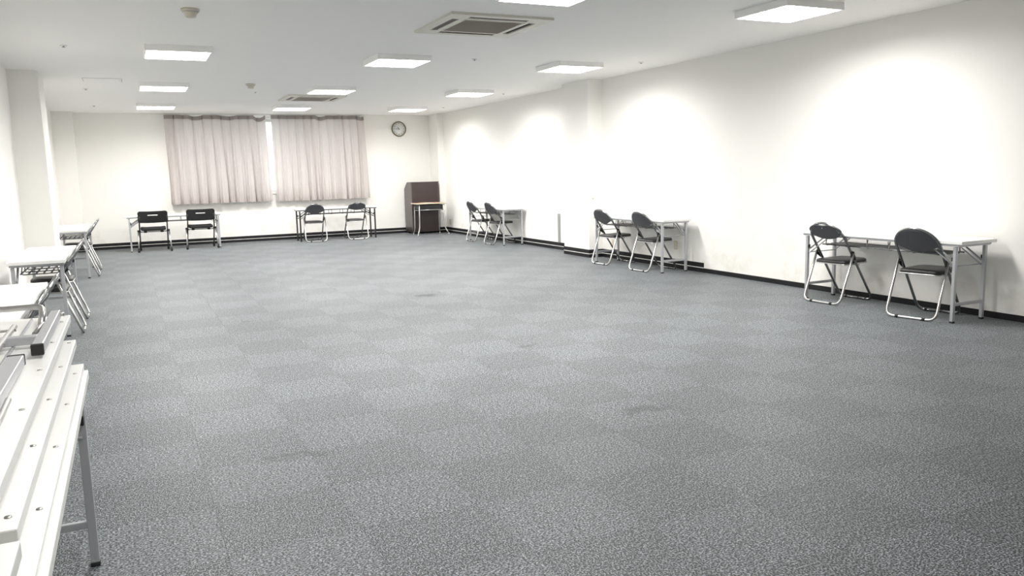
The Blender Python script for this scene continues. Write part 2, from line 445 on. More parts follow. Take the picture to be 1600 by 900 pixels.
for r, y in enumerate(LY):
    for c, x in enumerate(LX):
        lab = ('lit square louvred ceiling light %s %s' % (coln[c], rown[r])) if r < 3 or c > 0 else 'lit square louvred ceiling light just above the top left of the picture'
        light(lab, (x, y, H))
near = light('added dimmer square louvred ceiling light brightening the table stack from outside the picture', (0.89, 1.75, H))
for k in kids(near):                 # added unseen fixture: a weaker lamp to brighten the table stack
    if k.type == 'LIGHT': k.data = k.data.copy(); k.data.energy = LAMP_W*0.5

# ------------------------------------------------------------------ ceiling cassettes, detectors, sprinklers, hatch
def make_ac():
    t = thing('air_conditioner', '', 'air conditioner', 'ceiling cassette air conditioners')
    W = 0.50
    bm = B(); gi = 0.30; s0, s1, sl = 0.345, 0.415, 0.29
    # panel with one opening per outlet: frame pieces
    def P(a, b, c, d): box(bm, a, b, c, d, -0.022, 0)
    P(-W, W, -W, -s1); P(-W, W, s1, W)
    P(-W, -s1, -s1, s1); P(s1, W, -s1, s1)
    for sg in (-1, 1):
        a, b = sorted((sg*s0, sg*s1))
        P(-s1, -sl, a, b); P(sl, s1, a, b)
        P(a, b, -s0, -sl); P(a, b, sl, s0)
    P(-s0, s0, -s0, -gi); P(-s0, s0, gi, s0); P(-s0, -gi, -gi, gi); P(gi, s0, -gi, gi)
    obj('panel', bm, M_AC, t)
    for k in range(4):
        bm = B(); R = Matrix.Rotation(k*PI/2, 4, 'Z')
        box(bm, -sl, sl, s0, s1, -0.012, 0.0)
        bm.transform(R); o = obj('outlet', bm, M_ACD, t)
        bm = B(); vs = fillet([(-sl+0.01, 0, 0), (sl-0.01, 0, 0)], 0)
        box(bm, -sl+0.012, sl-0.012, -0.014, 0.014, -0.003, 0.003, 0.002)
        bm.transform(Matrix.Translation((0, (s0+s1)/2+0.012, -0.018)) @ Matrix.Rotation(math.radians(14), 4, 'X')); bm.transform(R)
        obj('flap', bm, M_FLAP, o)
    bm = B()
    box(bm, -gi+0.012, gi-0.012, -gi+0.012, gi-0.012, -0.018, 0)
    gr = obj('intake_grille', bm, M_ACG, t)
    for k in range(24):
        y = -gi+0.022+k*(2*gi-0.044)/23
        obj('grille_slat', one(box, -gi+0.014, gi-0.014, y-0.003, y+0.003, -0.024, -0.018), M_ACG, gr)
    bm = B()
    for a in ((-gi, gi, -gi, -gi+0.012), (-gi, gi, gi-0.012, gi), (-gi, -gi+0.012, -gi+0.012, gi-0.012), (gi-0.012, gi, -gi+0.012, gi-0.012)):
        box(bm, *a, -0.026, 0)
    obj('grille_rim', bm, M_AC, t)
    return t
ac = Proto(make_ac)
ac('square beige air conditioner cassette nearer the camera with dark outlet slots', (3.43, 7.18, H))
ac('smaller looking beige air conditioner cassette close to the curtains', (3.36, 14.55, H))

def make_det():
    t = thing('smoke_detector', '', 'detector', 'smoke detectors')
    obj('base', one(lathe, [(0.0, 0), (0.072, 0), (0.074, -0.012), (0.068, -0.022), (0.0, -0.022)]), M_DET, t)
    obj('sensor_head', one(lathe, [(0.0, -0.02), (0.058, -0.02), (0.054, -0.036), (0.044, -0.05), (0.042, -0.062), (0.032, -0.068), (0.0, -0.068)]), M_DET, t)
    obj('gasket', one(lathe, [(0.060, -0.0195), (0.0625, -0.0235), (0.060, -0.0275)], 24), M_GAP, t)
    return t
det = Proto(make_det)
det('cream smoke detector near the top edge of the picture', (0.87, 7.26, H))
det('small beige smoke detector beyond the second row of lights', (2.06, 12.60, H))
def make_spr():
    t = thing('sprinkler_head', '', 'sprinkler', 'ceiling sprinkler heads')
    obj('escutcheon', one(lathe, [(0, 0), (0.036, 0), (0.032, -0.006), (0.014, -0.009), (0, -0.009)], 16), M_LINE, t)
    obj('deflector', one(lathe, [(0, -0.008), (0.008, -0.008), (0.008, -0.016), (0.018, -0.018), (0.018, -0.020), (0, -0.020)], 12), M_GUARD, t)
    return t
spr = Proto(make_spr)
for x, y, l in ((4.26, 9.33, 'small sprinkler head between the middle and right lights of the third row'), (6.50, 9.03, 'small sprinkler head near the right wall beside the third row light'),
                (-0.175, 9.52, 'small sprinkler head on the ceiling left of the large left light'), (-0.14, 13.74, 'small sprinkler head just beyond the ceiling hatch'),
                (-0.12, 16.7, 'tiny sprinkler head nearest the left back corner'), (6.41, 16.1, 'tiny sprinkler head nearest the right back corner'),
                (2.28, 13.69, 'small sprinkler head just beyond the farther smoke detector'), (6.46, 13.22, 'small sprinkler head beside the right light of the second row')):
    spr(l, (x, y, H))
t = thing('access_hatch', 'flush white rectangular hatch in the ceiling beside the left pillar', 'hatch')
t.location = (0.11, 12.53, H)
bm = B(); hx, hy = 0.24, 0.20
for a in ((-hx, hx, -hy, -hy+0.008), (-hx, hx, hy-0.008, hy), (-hx, -hx+0.006, -hy, hy), (hx-0.006, hx, -hy, hy)): box(bm, *a, -0.003, 0)
obj('frame', bm, M_GAP, t); obj('panel', one(box, -hx+0.008, hx-0.008, -hy+0.010, hy-0.010, -0.004, 0), M_CEIL, t)
obj('latch', one(lathe, [(0, 0), (0.008, 0), (0.008, -0.006), (0, -0.006)], 12, c=(hx-0.03, 0, 0)), M_GUARD, t)

# ------------------------------------------------------------------ curtains
def curtain_fn(x0, x1, seed, npl, flare):
    rnd = random.Random(seed)
    ph = [rnd.uniform(-0.5, 0.5) for _ in range(npl+2)]
    am = [rnd.uniform(0.45, 1.3) for _ in range(npl+2)]
    def f(u, v):                       # u 0..1 across, v 0 top .. 1 bottom
        k = u*npl; i = int(min(k, npl-1e-6)); fr = k-i
        a = am[i]*(1-fr)+am[i+1]*fr
        p = ph[i]*(1-fr)+ph[i+1]*fr
        kk = k + p*v*0.5 + 0.10*v*math.sin(2*PI*k*0.37+seed)
        w = abs(math.sin(PI*kk))               # cusped valleys, rounded ridges
        sharp = w**(0.42+0.25*min(1, v*1.5))
        amp = 0.070+0.045*min(1, v*1.6)
        fine = 0.016*abs(math.sin(PI*(k*2.37+seed*0.3)+0.8*v))**0.7*min(1, v*2)*a+0.006*math.sin(2*PI*(k*4.1+seed*0.3)+3*v)*min(1, v*2)
        y = -amp*a*sharp - fine
        x = x0+(x1-x0)*u + flare*v*(u-0.0) + 0.012*math.sin(2*PI*(k+0.25))*min(1, v*1.5)
        return x, y
    return f
def grid_mesh(bm, fn, nu, nv, th=0.0):
    V = [[bm.verts.new(fn(i/nu, j/nv)) for i in range(nu+1)] for j in range(nv+1)]
    for j in range(nv):
        for i in range(nu):
            f = bm.faces.new((V[j][i], V[j][i+1], V[j+1][i+1], V[j+1][i])); f.smooth = True
def sag(u, spots):
    return sum(d*max(0, 1-((u-c)/w)**2) for c, w, d in spots)
def make_curtain(label, x0, x1, seed, npl, sags, ztop, zbot, flare):
    t = thing('curtain', label, 'curtain', 'pleated curtains at the window'); yb = D-0.085
    t.location = (0, yb, 0)
    f = curtain_fn(x0, x1, seed, npl, flare)
    def P(u, v):
        x, y = f(u, v)
        swag = 0.028*sum(math.sin(PI*min(1, max(0, (u-c+w)/(2*w))))**2*math.sin(PI*min(1, v*1.7))*math.cos(v*22) for c, w, d in sags)
        return (x, y-swag*0.6, ztop-(ztop-zbot)*v-sag(u, sags)*(1-v)**2)
    obj('drape', one(grid_mesh, P, npl*28, 44), M_CURT, t)
    def Q(u, v):
        x, y = f(u, v*0.045); return (x, y-0.006, ztop-(ztop-zbot)*v*0.045-sag(u, sags)+0.002)
    obj('heading_tape', one(grid_mesh, Q, npl*28, 4), M_TAPE, t)
    def S(u, v):
        x, y = f(u, 0.965+0.035*v); return (x, y-0.003, ztop-(ztop-zbot)*(0.955+0.045*v)-0.001)
    obj('hem', one(grid_mesh, S, npl*28, 3), M_CURT, t)
    return t
make_curtain('greyish beige pleated curtain on the left half of the window', 1.10, 3.13, 3, 11, [(0.30, 0.07, 0.03), (0.62, 0.09, 0.022), (0.93, 0.06, 0.055)], 2.715, 0.875, 0.035)
make_curtain('greyish beige pleated curtain on the right half of the window', 3.25, 5.31, 8, 12, [(0.52, 0.06, 0.032), (0.96, 0.05, 0.03)], 2.725, 0.865, 0.035)
def make_sheer(label, x0, x1, seed, n):
    rnd = random.Random(seed)
    ph = rnd.uniform(0, 6)
    def P(u, v):
        k = u*n*2*PI
        return (x0+(x1-x0)*u+0.01*math.sin(k*0.37), -0.012+0.014*math.sin(k+ph)+0.004*math.sin(k*2.3), 2.70-(2.70-0.835)*v+0.026*v*abs(math.sin(k*0.5+ph)))
    o = obj('sheer_curtain', one(grid_mesh, P, n*10, 10), M_LACE); o.location = (0, D-0.03, 0)
    return tag(o, label, 'curtain', 'white sheer curtains')
make_sheer('white sheer curtain showing below the left beige curtain', 1.12, 3.12, 4, 15)
make_sheer('white sheer curtain showing below the right beige curtain', 3.27, 5.32, 9, 15)
t = thing('curtain_rail', 'white double curtain rail along the top of the window', 'curtain rail'); t.location = (3.2, D, 0)
obj('rail', one(box, -2.14, 2.14, -0.075, -0.050, 2.705, 2.732, 0.003), M_FIX, t)
obj('rail', one(box, -2.14, 2.14, -0.034, -0.014, 2.705, 2.728, 0.003), M_FIX, t)
for k in range(6):
    x = -2.0+k*0.8; obj('bracket', one(box, x-0.012, x+0.012, -0.078, 0.0, 2.730, 2.740), M_FIX, t)

# ------------------------------------------------------------------ wall clock
t = thing('wall_clock', 'round wall clock with brown rim and white face on the back wall', 'clock'); t.location = (6.167, D, 2.435)
obj('rim', one(lathe, [(0.155, 0.0), (0.175, 0.0), (0.178, -0.02), (0.170, -0.040), (0.158, -0.040), (0.153, -0.026), (0.153, -0.02)], 48, 'y'), M_RIM, t)
face = obj('face', one(lathe, [(0, 0), (0.156, 0), (0.156, -0.022), (0, -0.022)], 48, 'y'), M_FACE, t)
def text_mesh(s, size):
    cu = bpy.data.curves.new('numeral', 'FONT'); cu.body = s; cu.size = size; cu.align_x = 'CENTER'; cu.align_y = 'CENTER'; cu.extrude = 0.0008
    o = bpy.data.objects.new('tmp', cu); COL.objects.link(o)
    dg = bpy.context.evaluated_depsgraph_get(); me = bpy.data.meshes.new_from_object(o.evaluated_get(dg)); bpy.data.objects.remove(o)
    me.materials.clear(); me.materials.append(M_INK); return me
for k in range(1, 13):
    a = PI/2-k*PI/6; me = text_mesh(str(k), 0.040)
    me.transform(Matrix.Translation((0.122*math.cos(a), -0.0228, 0.122*math.sin(a))) @ Matrix.Rotation(PI/2, 4, 'X'))
    obj('numeral', me, None, face)
def hand(name, ang, ln, w):
    a = PI/2-ang; d = Vector((math.cos(a), 0, math.sin(a))); n = Vector((-d.z, 0, d.x)); bm = B()
    prism(bm, [(-0.022, -w*0.6), (ln*0.8, -w), (ln, 0), (ln*0.8, w), (-0.022, w*0.6)], lambda p, q, s: d*p+n*q+Vector((0, s, 0)), -0.026, -0.028)
    obj(name, bm, M_INK, t)
hand('hour_hand', math.radians(322), 0.062, 0.006); hand('minute_hand', math.radians(270), 0.105, 0.0045)
obj('hub', one(lathe, [(0, -0.022), (0.008, -0.022), (0.008, -0.031), (0, -0.031)], 12, 'y'), M_INK, t)

# ------------------------------------------------------------------ folding tables
TL, TW, TH = 1.8, 0.45, 0.705
def make_table(metal, rodm, name='folding_table'):
    def fn():
        t = thing(name, '', 'table', 'folding tables set up along the walls')
        bm = B(); box(bm, -TL/2, TL/2, -TW/2, TW/2, TH-0.030, TH, 0.004); obj('tabletop', bm, M_WHITE, t)
        zt = TH-0.030
        for s in (-1, 1):
            obj('side_rail', one(box, -0.86, 0.86, s*0.20-0.011, s*0.20+0.011, zt-0.018, zt), metal, t)
        obj('end_rail', one(box, -0.86, -0.838, -0.189, 0.189, zt-0.022, zt), metal, t)
        obj('end_rail', one(box, 0.838, 0.86, -0.189, 0.189, zt-0.022, zt), metal, t)
        for e in (-1, 1):
            for s in (-1, 1):
                x, y = e*0.82, s*0.19
                lg = obj('leg', one(box, x-0.0145, x+0.0145, y-0.0145, y+0.0145, 0.014, zt-0.024, 0.003), metal, t)
                obj('foot_cap', one(box, x-0.016, x+0.016, y-0.016, y+0.016, 0.0, 0.016, 0.003), M_RUB, lg)
                obj('lock_clip', one(box, x-0.017*e-0.012, x-0.017*e+0.012, y-0.010, y+0.010, 0.53, 0.562, 0.002), M_RUB, lg)
                obj('brace', one(tube, [(x-e*0.014, y-s*0.02, 0.52), (e*0.60, y-s*0.02, zt-0.012)], 0.008, 8), metal, t)
                obj('brace', one(tube, [(x-e*0.014, y-s*0.02, 0.48), (e*0.58, y-s*0.02, zt-0.040)], 0.006, 8), metal, t)
            obj('stretcher', one(box, e*0.82-0.010, e*0.82+0.010, -0.178, 0.178, 0.145, 0.172, 0.003), metal, t)
            obj('crossbar', one(tube, [(e*0.80, -0.19, 0.485), (e*0.80, 0.19, 0.485)], 0.005, 6), metal, t)
        for y in (-0.15, -0.09, -0.03, 0.03, 0.09, 0.15):
            obj('shelf_rod', one(tube, [(-0.66, y, 0.575), (0.66, y, 0.575)], 0.007, 6), rodm, t)
        for k in range(6):
            x = -0.62+k*0.248
            obj('shelf_hanger', one(tube, fillet([(x, -0.130, zt), (x, -0.150, 0.566), (x, 0.150, 0.566), (x, 0.130, zt)], 0.02, 3), 0.005, 6), rodm, t)
        return t
    return fn
table = Proto(make_table(M_SIL, M_CHROME_SHADED)); table_b = Proto(make_table(M_BLK, M_BLK))
G = 'folding tables set up along the walls'
table('white folding table nearest the camera on the right wall', (6.735, 5.305, 0), PI/2)
table('white folding table in front of the right pillar, second from the camera', (6.755, 9.47, 0), PI/2)
table('white folding table on the right wall nearest the lectern', (6.815, 14.54, 0), PI/2)
table('white folding table with silver legs under the left curtain on the back wall', (1.10, 17.55, 0), 0)
table_b('white folding table with black legs under the right curtain', (4.40, 17.68, 0), 0)
table('farthest white folding table on the left wall', (-0.50, 13.92, 0), PI/2)
table('white folding table in the middle of the left wall', (-0.49, 9.00, 0), PI/2)
table('white folding table on the left wall just beyond the table stack', (-0.49, 5.42, 0), PI/2)
table('standing white folding table at the bottom of the table stack', (-0.128, 2.32, 0), PI/2)

# folded table: origin at the middle of the top face, underside towards -z
FT = 0.070
def make_folded(TL=2.0, top=False):
    t = thing('folded_table', '', 'table', 'folded tables in the stack')
    th = 0.028; q = 0.0 if top else 0.055
    bm = B(); box(bm, -TL/2, TL/2, -TW/2, TW/2, -th, 0, 0.003); tp = obj('tabletop', bm, [M_WHITE], t)
    for s in (-1, 1):
        obj('side_rail', one(box, -0.93, 0.93, s*0.105-0.003, s*0.105+0.003, -th-0.010, -th), M_SIL, t)
        # outer leg pair folds in from one end, inner pair from the other
        y = s*(0.188-q)
        lg = obj('leg', one(box, 0.185, 0.87, y-0.015, y+0.015, -FT+0.001, -FT+0.031, 0.003), M_SIL, t)
        obj('foot_cap', one(box, 0.168, 0.187, y-0.0165, y+0.0165, -FT-0.0005, -FT+0.0325, 0.003), M_RUB, lg)
        obj('pivot_bolt', one(tube, [(0.85, y+s*0.010, -FT+0.016), (0.85, y+s*0.028, -FT+0.016)], 0.007, 8), M_CHROME, lg)
        y = s*(0.148-q)
        lg = obj('leg', one(box, -0.75, 0.05, y-0.020, y+0.020, -FT+0.004, -FT+0.032, 0.003), M_SIL, t)
        obj('foot_cap', one(box, 0.048, 0.062, y-0.021, y+0.021, -FT+0.003, -FT+0.033, 0.002), M_RUB, lg)
        obj('brace', one(tube, [(0.90, s*(0.155-q), -th-0.008), (0.46, s*(0.155-q), -FT+0.016)], 0.007, 8), M_CHROME, t)
        obj('brace', one(tube, [(-0.88, s*(0.180-q), -th-0.008), (-0.40, s*(0.180-q), -FT+0.020)], 0.007, 8), M_CHROME, t)
        for k in range(5):
            x = -0.84+k*0.42
            obj('screw', one(lathe, [(0.0, -th-0.002), (0.0065, -th-0.002), (0.0065, -th), (0.0, -th)], 10, c=(x, s*0.206, 0)), M_CHROME, tp)
    obj('stretcher', one(box, 0.345, 0.385, -0.174+q, 0.174-q, -FT+0.004, -FT+0.030, 0.003), M_SIL, t)
    obj('stretcher', one(box, -0.155, -0.125, -0.128+q, 0.128-q, -FT+0.006, -FT+0.030, 0.003), M_SIL, t)
    for y in (-0.085, 0.085):
        obj('shelf_rod', one(tube, [(-0.60, y, -FT+0.010), (0.62, y, -FT+0.010)], 0.009, 8), M_CHROME, t)
    for k in range(5):
        x = -0.50+k*0.26
        obj('shelf_rod', one(tube, [(x, -0.098, -FT+0.010), (x, 0.098, -FT+0.010)], 0.005, 6), M_CHROME, t)
    zh = -FT-0.018 if top else -FT+0.012      # the loose top one stands a little proud
    obj('handle_tube', one(tube, fillet([(0.74, -0.150, -th-0.010), (0.86, -0.150, zh), (0.86, 0.150, zh), (0.74, 0.150, -th-0.010)], 0.03, 5), 0.011, 10), M_CHROME, t)
    return t
folded = Proto(make_folded); folded_top = Proto(lambda: make_folded(2.0, True)); folded_end = Proto(lambda: make_folded(1.8))
# three tables lie upside down on the standing one; the last pile's end shows at the lower left edge
folded('upside down folded table lowest of three on the standing table', (-0.140, 2.20, TH+0.0005), PI/2, rx=PI)
folded_end('upside down folded table in the middle of the stack', (-0.163, 2.41, TH+FT+0.001), PI/2, rx=PI)
folded_top('upside down folded table on top of the stack showing its legs', (-0.183, 2.465, TH+2*FT+0.0015), PI/2, rx=PI)

# a second pile begins right in front of it: only one corner of its top board is in the picture
table('standing white folding table under the pile at the lower left corner', (-0.137, 0.27, 0), PI/2)
folded_end('upside down folded table hidden in the pile at the lower left corner', (-0.137, 0.27, TH+0.0005), PI/2, rx=PI)
folded_end('white folded table lying face up at the lower left corner of the picture', (-0.137, 0.445, TH+2*FT+0.003), PI/2)

# ------------------------------------------------------------------ folding chairs (facing +x)
def make_chair(kind):
    def fn():
        t = thing('folding_chair', '', 'chair', 'black folding chairs')
        F = Vector((0.245, 0, 0.0127)); Tp = Vector((-0.285, 0, 0.800)); ax = (Tp-F); Ls = ax.length; ax.normalize()
        nrm = Vector((ax.z, 0, -ax.x))           # forward of the back plane
        W = 0.196; ar = 0.185
        P = lambda s, y, o=0.0: F+ax*s+Vector((0, y, 0))+nrm*o
        # back loop with the front legs: floor bar, sides, arch
        pts = [P(0, 0.0), P(0, W)] + [P(Ls-ar, W)]
        path = fillet([P(0, -0.02), P(0, W), P(Ls-ar, W)], [0, 0.075, 0], 6)
        path += [P(Ls-ar+ar*math.sin(a), W*math.cos(a)) for a in [PI*k/18 for k in range(1, 18)]]
        path += fillet([P(Ls-ar, -W), P(0, -W), P(0, 0.0-0.03)], [0, 0.075, 0], 6)
        obj('back_frame', one(tube, path, 0.0125, 10, closed=False), M_CHROME_SHADED, t)
        # rear legs: a U hinged to the loop above the seat
        zh = 0.505; xh = F.x+(Tp.x-F.x)*(zh-F.z)/(Tp.z-F.z); V = 0.2235; xr = -0.262
        path = fillet([(xh, V, zh), (xr, V, 0.0127), (xr, -V, 0.0127), (xh, -V, zh)], 0.075, 6)
        obj('rear_legs', one(tube, path, 0.0115, 10), M_CHROME, t)
        for s in (-1, 1):
            h = B(); prism(h, [(-0.026, -0.030), (0.040, -0.075), (0.052, -0.062), (0.022, 0.012), (-0.012, 0.024)], lambda a, b, q: Vector((xh+a, q, zh+b)), s*0.206, s*0.2115)
            obj('hinge', h, M_RUB, t)
            obj('rivet', one(tube, [(xh, s*0.199, zh-0.012), (xh, s*0.235, zh-0.012)], 0.006, 8), M_CHROME, t)
            for x in (F.x, xr):
                obj('foot_sleeve', one(tube, [(x, s*0.105, 0.0132), (x, s*0.135, 0.0132)], 0.0131, 10), M_RUB, t)
        # seat
        zs = 0.425; pts = []
        outline = fillet([(-0.165, 0.185, 0), (0.215, 0.170, 0), (0.215, -0.170, 0), (-0.165, -0.185, 0)], [0.05, 0.09, 0.09, 0.05], 6, closed=True)
        b = B(); tl = -0.03
        rows = []
        for sc_, z in ((0.90, zs-0.030), (0.985, zs-0.027), (1.0, zs-0.014), (0.985, zs-0.002), (0.93, zs+0.006), (0.6, zs+0.010)):
            rows.append([b.verts.new((0.025+(p.x-0.025)*sc_, p.y*sc_, z+0.02*(p.x-0.0))) for p in outline])
        n = len(outline)
        for A, C in zip(rows, rows[1:]):
            for j in range(n): b.faces.new((A[j], A[(j+1) % n], C[(j+1) % n], C[j])).smooth = True
        b.faces.new(rows[0]); b.faces.new(rows[-1])
        st = obj('seat', b, M_VINYL, t)
        obj('seat_trim', one(tube, [Vector((p.x, p.y, zs-0.030+0.02*p.x)) for p in outline], 0.006, 6, closed=True), M_CHROME, st)
        obj('seat_bar', one(tube, [(0.03, -0.196, zs-0.044), (0.03, 0.196, zs-0.044)], 0.007, 8), M_CHROME, t)
        # backrest
        if kind == 'plain':
            top = [(Ls-ar+(ar-0.006)*math.sin(a), (W-0.006)*math.cos(a)) for a in [PI*k/20 for k in range(0, 21)]]
            lo = [(Ls-ar-0.020+0.012*math.cos(2*PI*u)-0.030*math.sin(PI*u)**2, (W-0.006)*(2*u-1)) for u in [k/14 for k in range(1, 14)]]
            poly = top+lo
        else:                        # oval plate held by rivets, hand gap at the top
            poly = []
            for k in range(33):
                a = 2*PI*k/32
                if k == 32: break
                s_ = math.sin(a); r1 = 0.092 if s_ > 0 else 0.085
                yy = (W-0.005)*math.cos(a); ss = Ls-0.098+r1*s_
                if s_ > 0 and abs(yy) < 0.055: ss -= 0.014*(1-(yy/0.055)**2)**0.5*1.3
                poly.append((ss, yy))
        b = B(); prism(b, poly, lambda s, y, q: P(s, y, q + 0.028*((y/W)**2-1)*0.5), -0.006, 0.008)
        br = obj('backrest', b, M_PAD, t)
        if kind != 'plain':
            for s in (-1, 1):
                obj('rivet', one(tube, [P(Ls-0.10, s*0.165, -0.012), P(Ls-0.10, s*0.165, -0.003)], 0.006, 8), M_CHROME, br)
            obj('rivet', one(tube, [P(Ls-0.045, 0, -0.026), P(Ls-0.045, 0, -0.016)], 0.006, 8), M_CHROME, br)
        return t
    return fn
chair = Proto(make_chair('plain')); chair_h = Proto(make_chair('handle'))
def rad(d): return math.radians(d)
# right wall, facing the wall
chair('black folding chair nearest the camera at the nearest right wall table', (6.675, 4.84, 0), rad(10), 'black folding chairs')
chair_h('folding chair with a hand slot in its back at the nearest right wall table', (6.695, 5.83, 0), rad(2), 'black folding chairs')
chair('black folding chair on the right at the table by the right pillar', (6.695, 9.02, 0), rad(3))
chair('black folding chair next to the pillar corner at the second right table', (6.700, 10.01, 0), rad(3))
chair('black folding chair on the right at the farthest right wall table', (6.765, 14.17, 0), rad(3))
chair('black folding chair on the left at the farthest right wall table', (6.765, 15.08, 0), rad(3))
# black-legged table at the back
chair('folding chair with a plain black back at the black legged table', (3.87, 17.50, 0), rad(88))
chair_h('folding chair with a hand slot in its back at the black legged table', (4.78, 17.55, 0), rad(91))
# left wall, facing it
chair('black folding chair farther along at the farthest left wall table', (-0.448, 14.42, 0), rad(180))
chair('black folding chair nearer the camera at the farthest left wall table', (-0.448, 13.42, 0), rad(180))
chair('black folding chair farther from the camera at the middle left wall table', (-0.448, 9.32, 0), rad(180))
chair('black folding chair nearer the camera at the middle left wall table', (-0.448, 8.47, 0), rad(180))
chair('folding chair farther from the camera at the table just beyond the stack', (-0.448, 5.78, 0), rad(180))
chair('folding chair nearer the camera at the table just beyond the stack', (-0.448, 4.95, 0), rad(180))

# ------------------------------------------------------------------ black nesting chairs on castors (facing +x)
def make_nest():
    t = thing('nesting_chair', '', 'chair', 'black chairs on castors')
    bw, bz0, bz1 = 0.268, 0.575, 0.800
    ol = fillet([(-bw, bz0, 0), (bw, bz0, 0), (bw*0.985, bz1, 0), (-bw*0.985, bz1, 0)], [0.025, 0.025, 0.045, 0.045], 5, closed=True)
    def xb(y, z): return -0.235-0.20*(z-0.6)+0.045*((y/bw)**2)*-1.0+0.03
    # shell with a hand slot: two halves stitched round the slot as a grid with a hole
    b = B(); NX, NZ = 24, 12
    def inside_slot(y, z): return abs(y) < 0.088 and abs(z-(0.715+0.010*(y/0.088)**2)) < 0.015
    ys = [-bw+2*bw*i/NX for i in range(NX+1)]; zs = [bz0, 0.59, 0.61, 0.635, 0.66, 0.685, 0.708, 0.722, 0.742, 0.76, 0.780, 0.792, bz1]
    def clampy(y, z):
        k = 1.0
        d = min(z-bz0, 10); e = bz1-z
        r = 0.025
        if d < r: k = 1-(r-math.sqrt(max(0, r*r-(r-d)**2)))/bw
        if e < 0.045: k = 1-(0.045-math.sqrt(max(0, 0.045**2-(0.045-e)**2)))/bw
        return y*k
    G_ = {}
    def vert(i, j, s):
        if (i, j, s) not in G_:
            y = clampy(ys[i], zs[j]); z = zs[j] - (0.012*(1-(y/bw)**2) if j == 0 else 0) - (0.010*(1-(y/bw)**2) if j >= NZ-1 else 0)
            G_[(i, j, s)] = b.verts.new((xb(y, z)+(0.014 if s else -0.002), y, z))
        return G_[(i, j, s)]
    hole = {(i, 6) for i in range(8, 16)}
    for i in range(NX):
        for j in range(NZ):
            if (i, j) in hole: continue
            b.faces.new((vert(i, j, 0), vert(i+1, j, 0), vert(i+1, j+1, 0), vert(i, j+1, 0))).smooth = True
            b.faces.new((vert(i, j, 1), vert(i, j+1, 1), vert(i+1, j+1, 1), vert(i+1, j, 1))).smooth = True
            for (di, dj, a, c) in ((-1, 0, (i, j), (i, j+1)), (1, 0, (i+1, j+1), (i+1, j)), (0, -1, (i+1, j), (i, j)), (0, 1, (i, j+1), (i+1, j+1))):
                n = (i+di, j+dj)
                if n in hole or not (0 <= n[0] < NX and 0 <= n[1] < NZ):
                    b.faces.new((vert(*a, 0), vert(*c, 0), vert(*c, 1), vert(*a, 1)))
    obj('backrest', b, M_MESH, t)
    # seat cushion
    b = B(); outline = fillet([(-0.20, 0.225, 0), (0.24, 0.235, 0), (0.24, -0.235, 0), (-0.20, -0.225, 0)], [0.06, 0.08, 0.08, 0.06], 6, closed=True); n = len(outline); rows = []
    for sc_, z in ((0.90, 0.400), (0.98, 0.405), (1.0, 0.425), (0.985, 0.450), (0.92, 0.462), (0.5, 0.452)):
        rows.append([b.verts.new((0.02+(p.x-0.02)*sc_, p.y*sc_, z+0.015*abs(p.y/0.23)**2)) for p in outline])
    for A, C in zip(rows, rows[1:]):
        for j in range(n): b.faces.new((A[j], A[(j+1) % n], C[(j+1) % n], C[j])).smooth = True
    b.faces.new(rows[0]); b.faces.new(rows[-1])
    st = obj('seat', b, M_MESH, t)
    for s in (-1, 1):
        obj('seat_clamp', one(box, -0.14, -0.06, s*0.15-0.030, s*0.15+0.030, 0.372, 0.404, 0.010), M_RUB, st)
        obj('back_post', one(tube, fillet([(-0.262, s*0.245, 0.70), (-0.19, s*0.250, 0.50), (0.235, s*0.255, 0.075)], 0.10, 5), 0.0125, 10), M_BLK, t)
        obj('rear_leg', one(tube, [(-0.085, s*0.278, 0.42), (-0.265, s*0.292, 0.075)], 0.0125, 10), M_CHROME, t)
        obj('hinge', one(lathe, [(0, s*0.235), (0.022, s*0.235), (0.022, s*0.293), (0, s*0.293)], 14, 'y', (-0.09, 0, 0.405)), M_RUB, t)
        for x, y in ((0.235, 0.255), (-0.265, 0.292)):
            c = obj('castor', one(lathe, [(0, s*y-0.022), (0.018, s*y-0.022), (0.030, s*y-0.014), (0.0315, s*y), (0.030, s*y+0.014), (0.018, s*y+0.022), (0, s*y+0.022)], 18, 'y', (x, 0, 0.0315)), M_RUB, t)
            obj('castor_stem', one(tube, [(x, s*y, 0.040), (x, s*y, 0.085)], 0.013, 8), M_RUB, c)
    obj('seat_tube', one(tube, [(-0.09, -0.245, 0.388), (-0.09, 0.245, 0.388)], 0.011, 8), M_CHROME, t)
    return t
nest = Proto(make_nest)
nest('black fabric chair on castors at the left end of the silver legged back table', (0.70, 17.42, 0), rad(90))
nest('black fabric chair on castors at the right end of the silver legged back table', (1.58, 17.50, 0), rad(90))

# ------------------------------------------------------------------ lectern and little desk in the corner
t = thing('lectern', 'tall dark brown wooden lectern standing in the right back corner', 'lectern'); LXC = 6.53
t.location = (LXC, 17.80, 0)
w = 0.335; dp = 0.52; ht = 1.20
prof = [(0.0, 0.10), (dp, 0.10), (dp, 1.04), (0.30, 1.195), (0.0, ht)]
obj('body', one(prism, [(0.018, 0.10), (dp, 0.10), (dp, 1.00), (0.31, 1.15), (0.018, 1.16)], lambda a, b, q: Vector((q, a, b)), -w+0.02, w-0.02), M_WOODD, t)
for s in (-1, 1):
    obj('side_panel', one(prism, prof, lambda a, b, q: Vector((q, a, b)), s*w, s*(w-0.02)), M_WOODS_LIT, t)
obj('front_panel', one(box, -w+0.0205, w-0.0205, 0.0, 0.018, 0.10, ht-0.002, 0.002), M_WOODD, t)
obj('reading_board', one(prism, [(0.30, 1.152), (0.30, 1.17), (dp+0.0, 1.02), (dp+0.0, 1.002)], lambda a, b, q: Vector((q, a, b)), -w+0.0205, w-0.0205), M_WOODD, t)
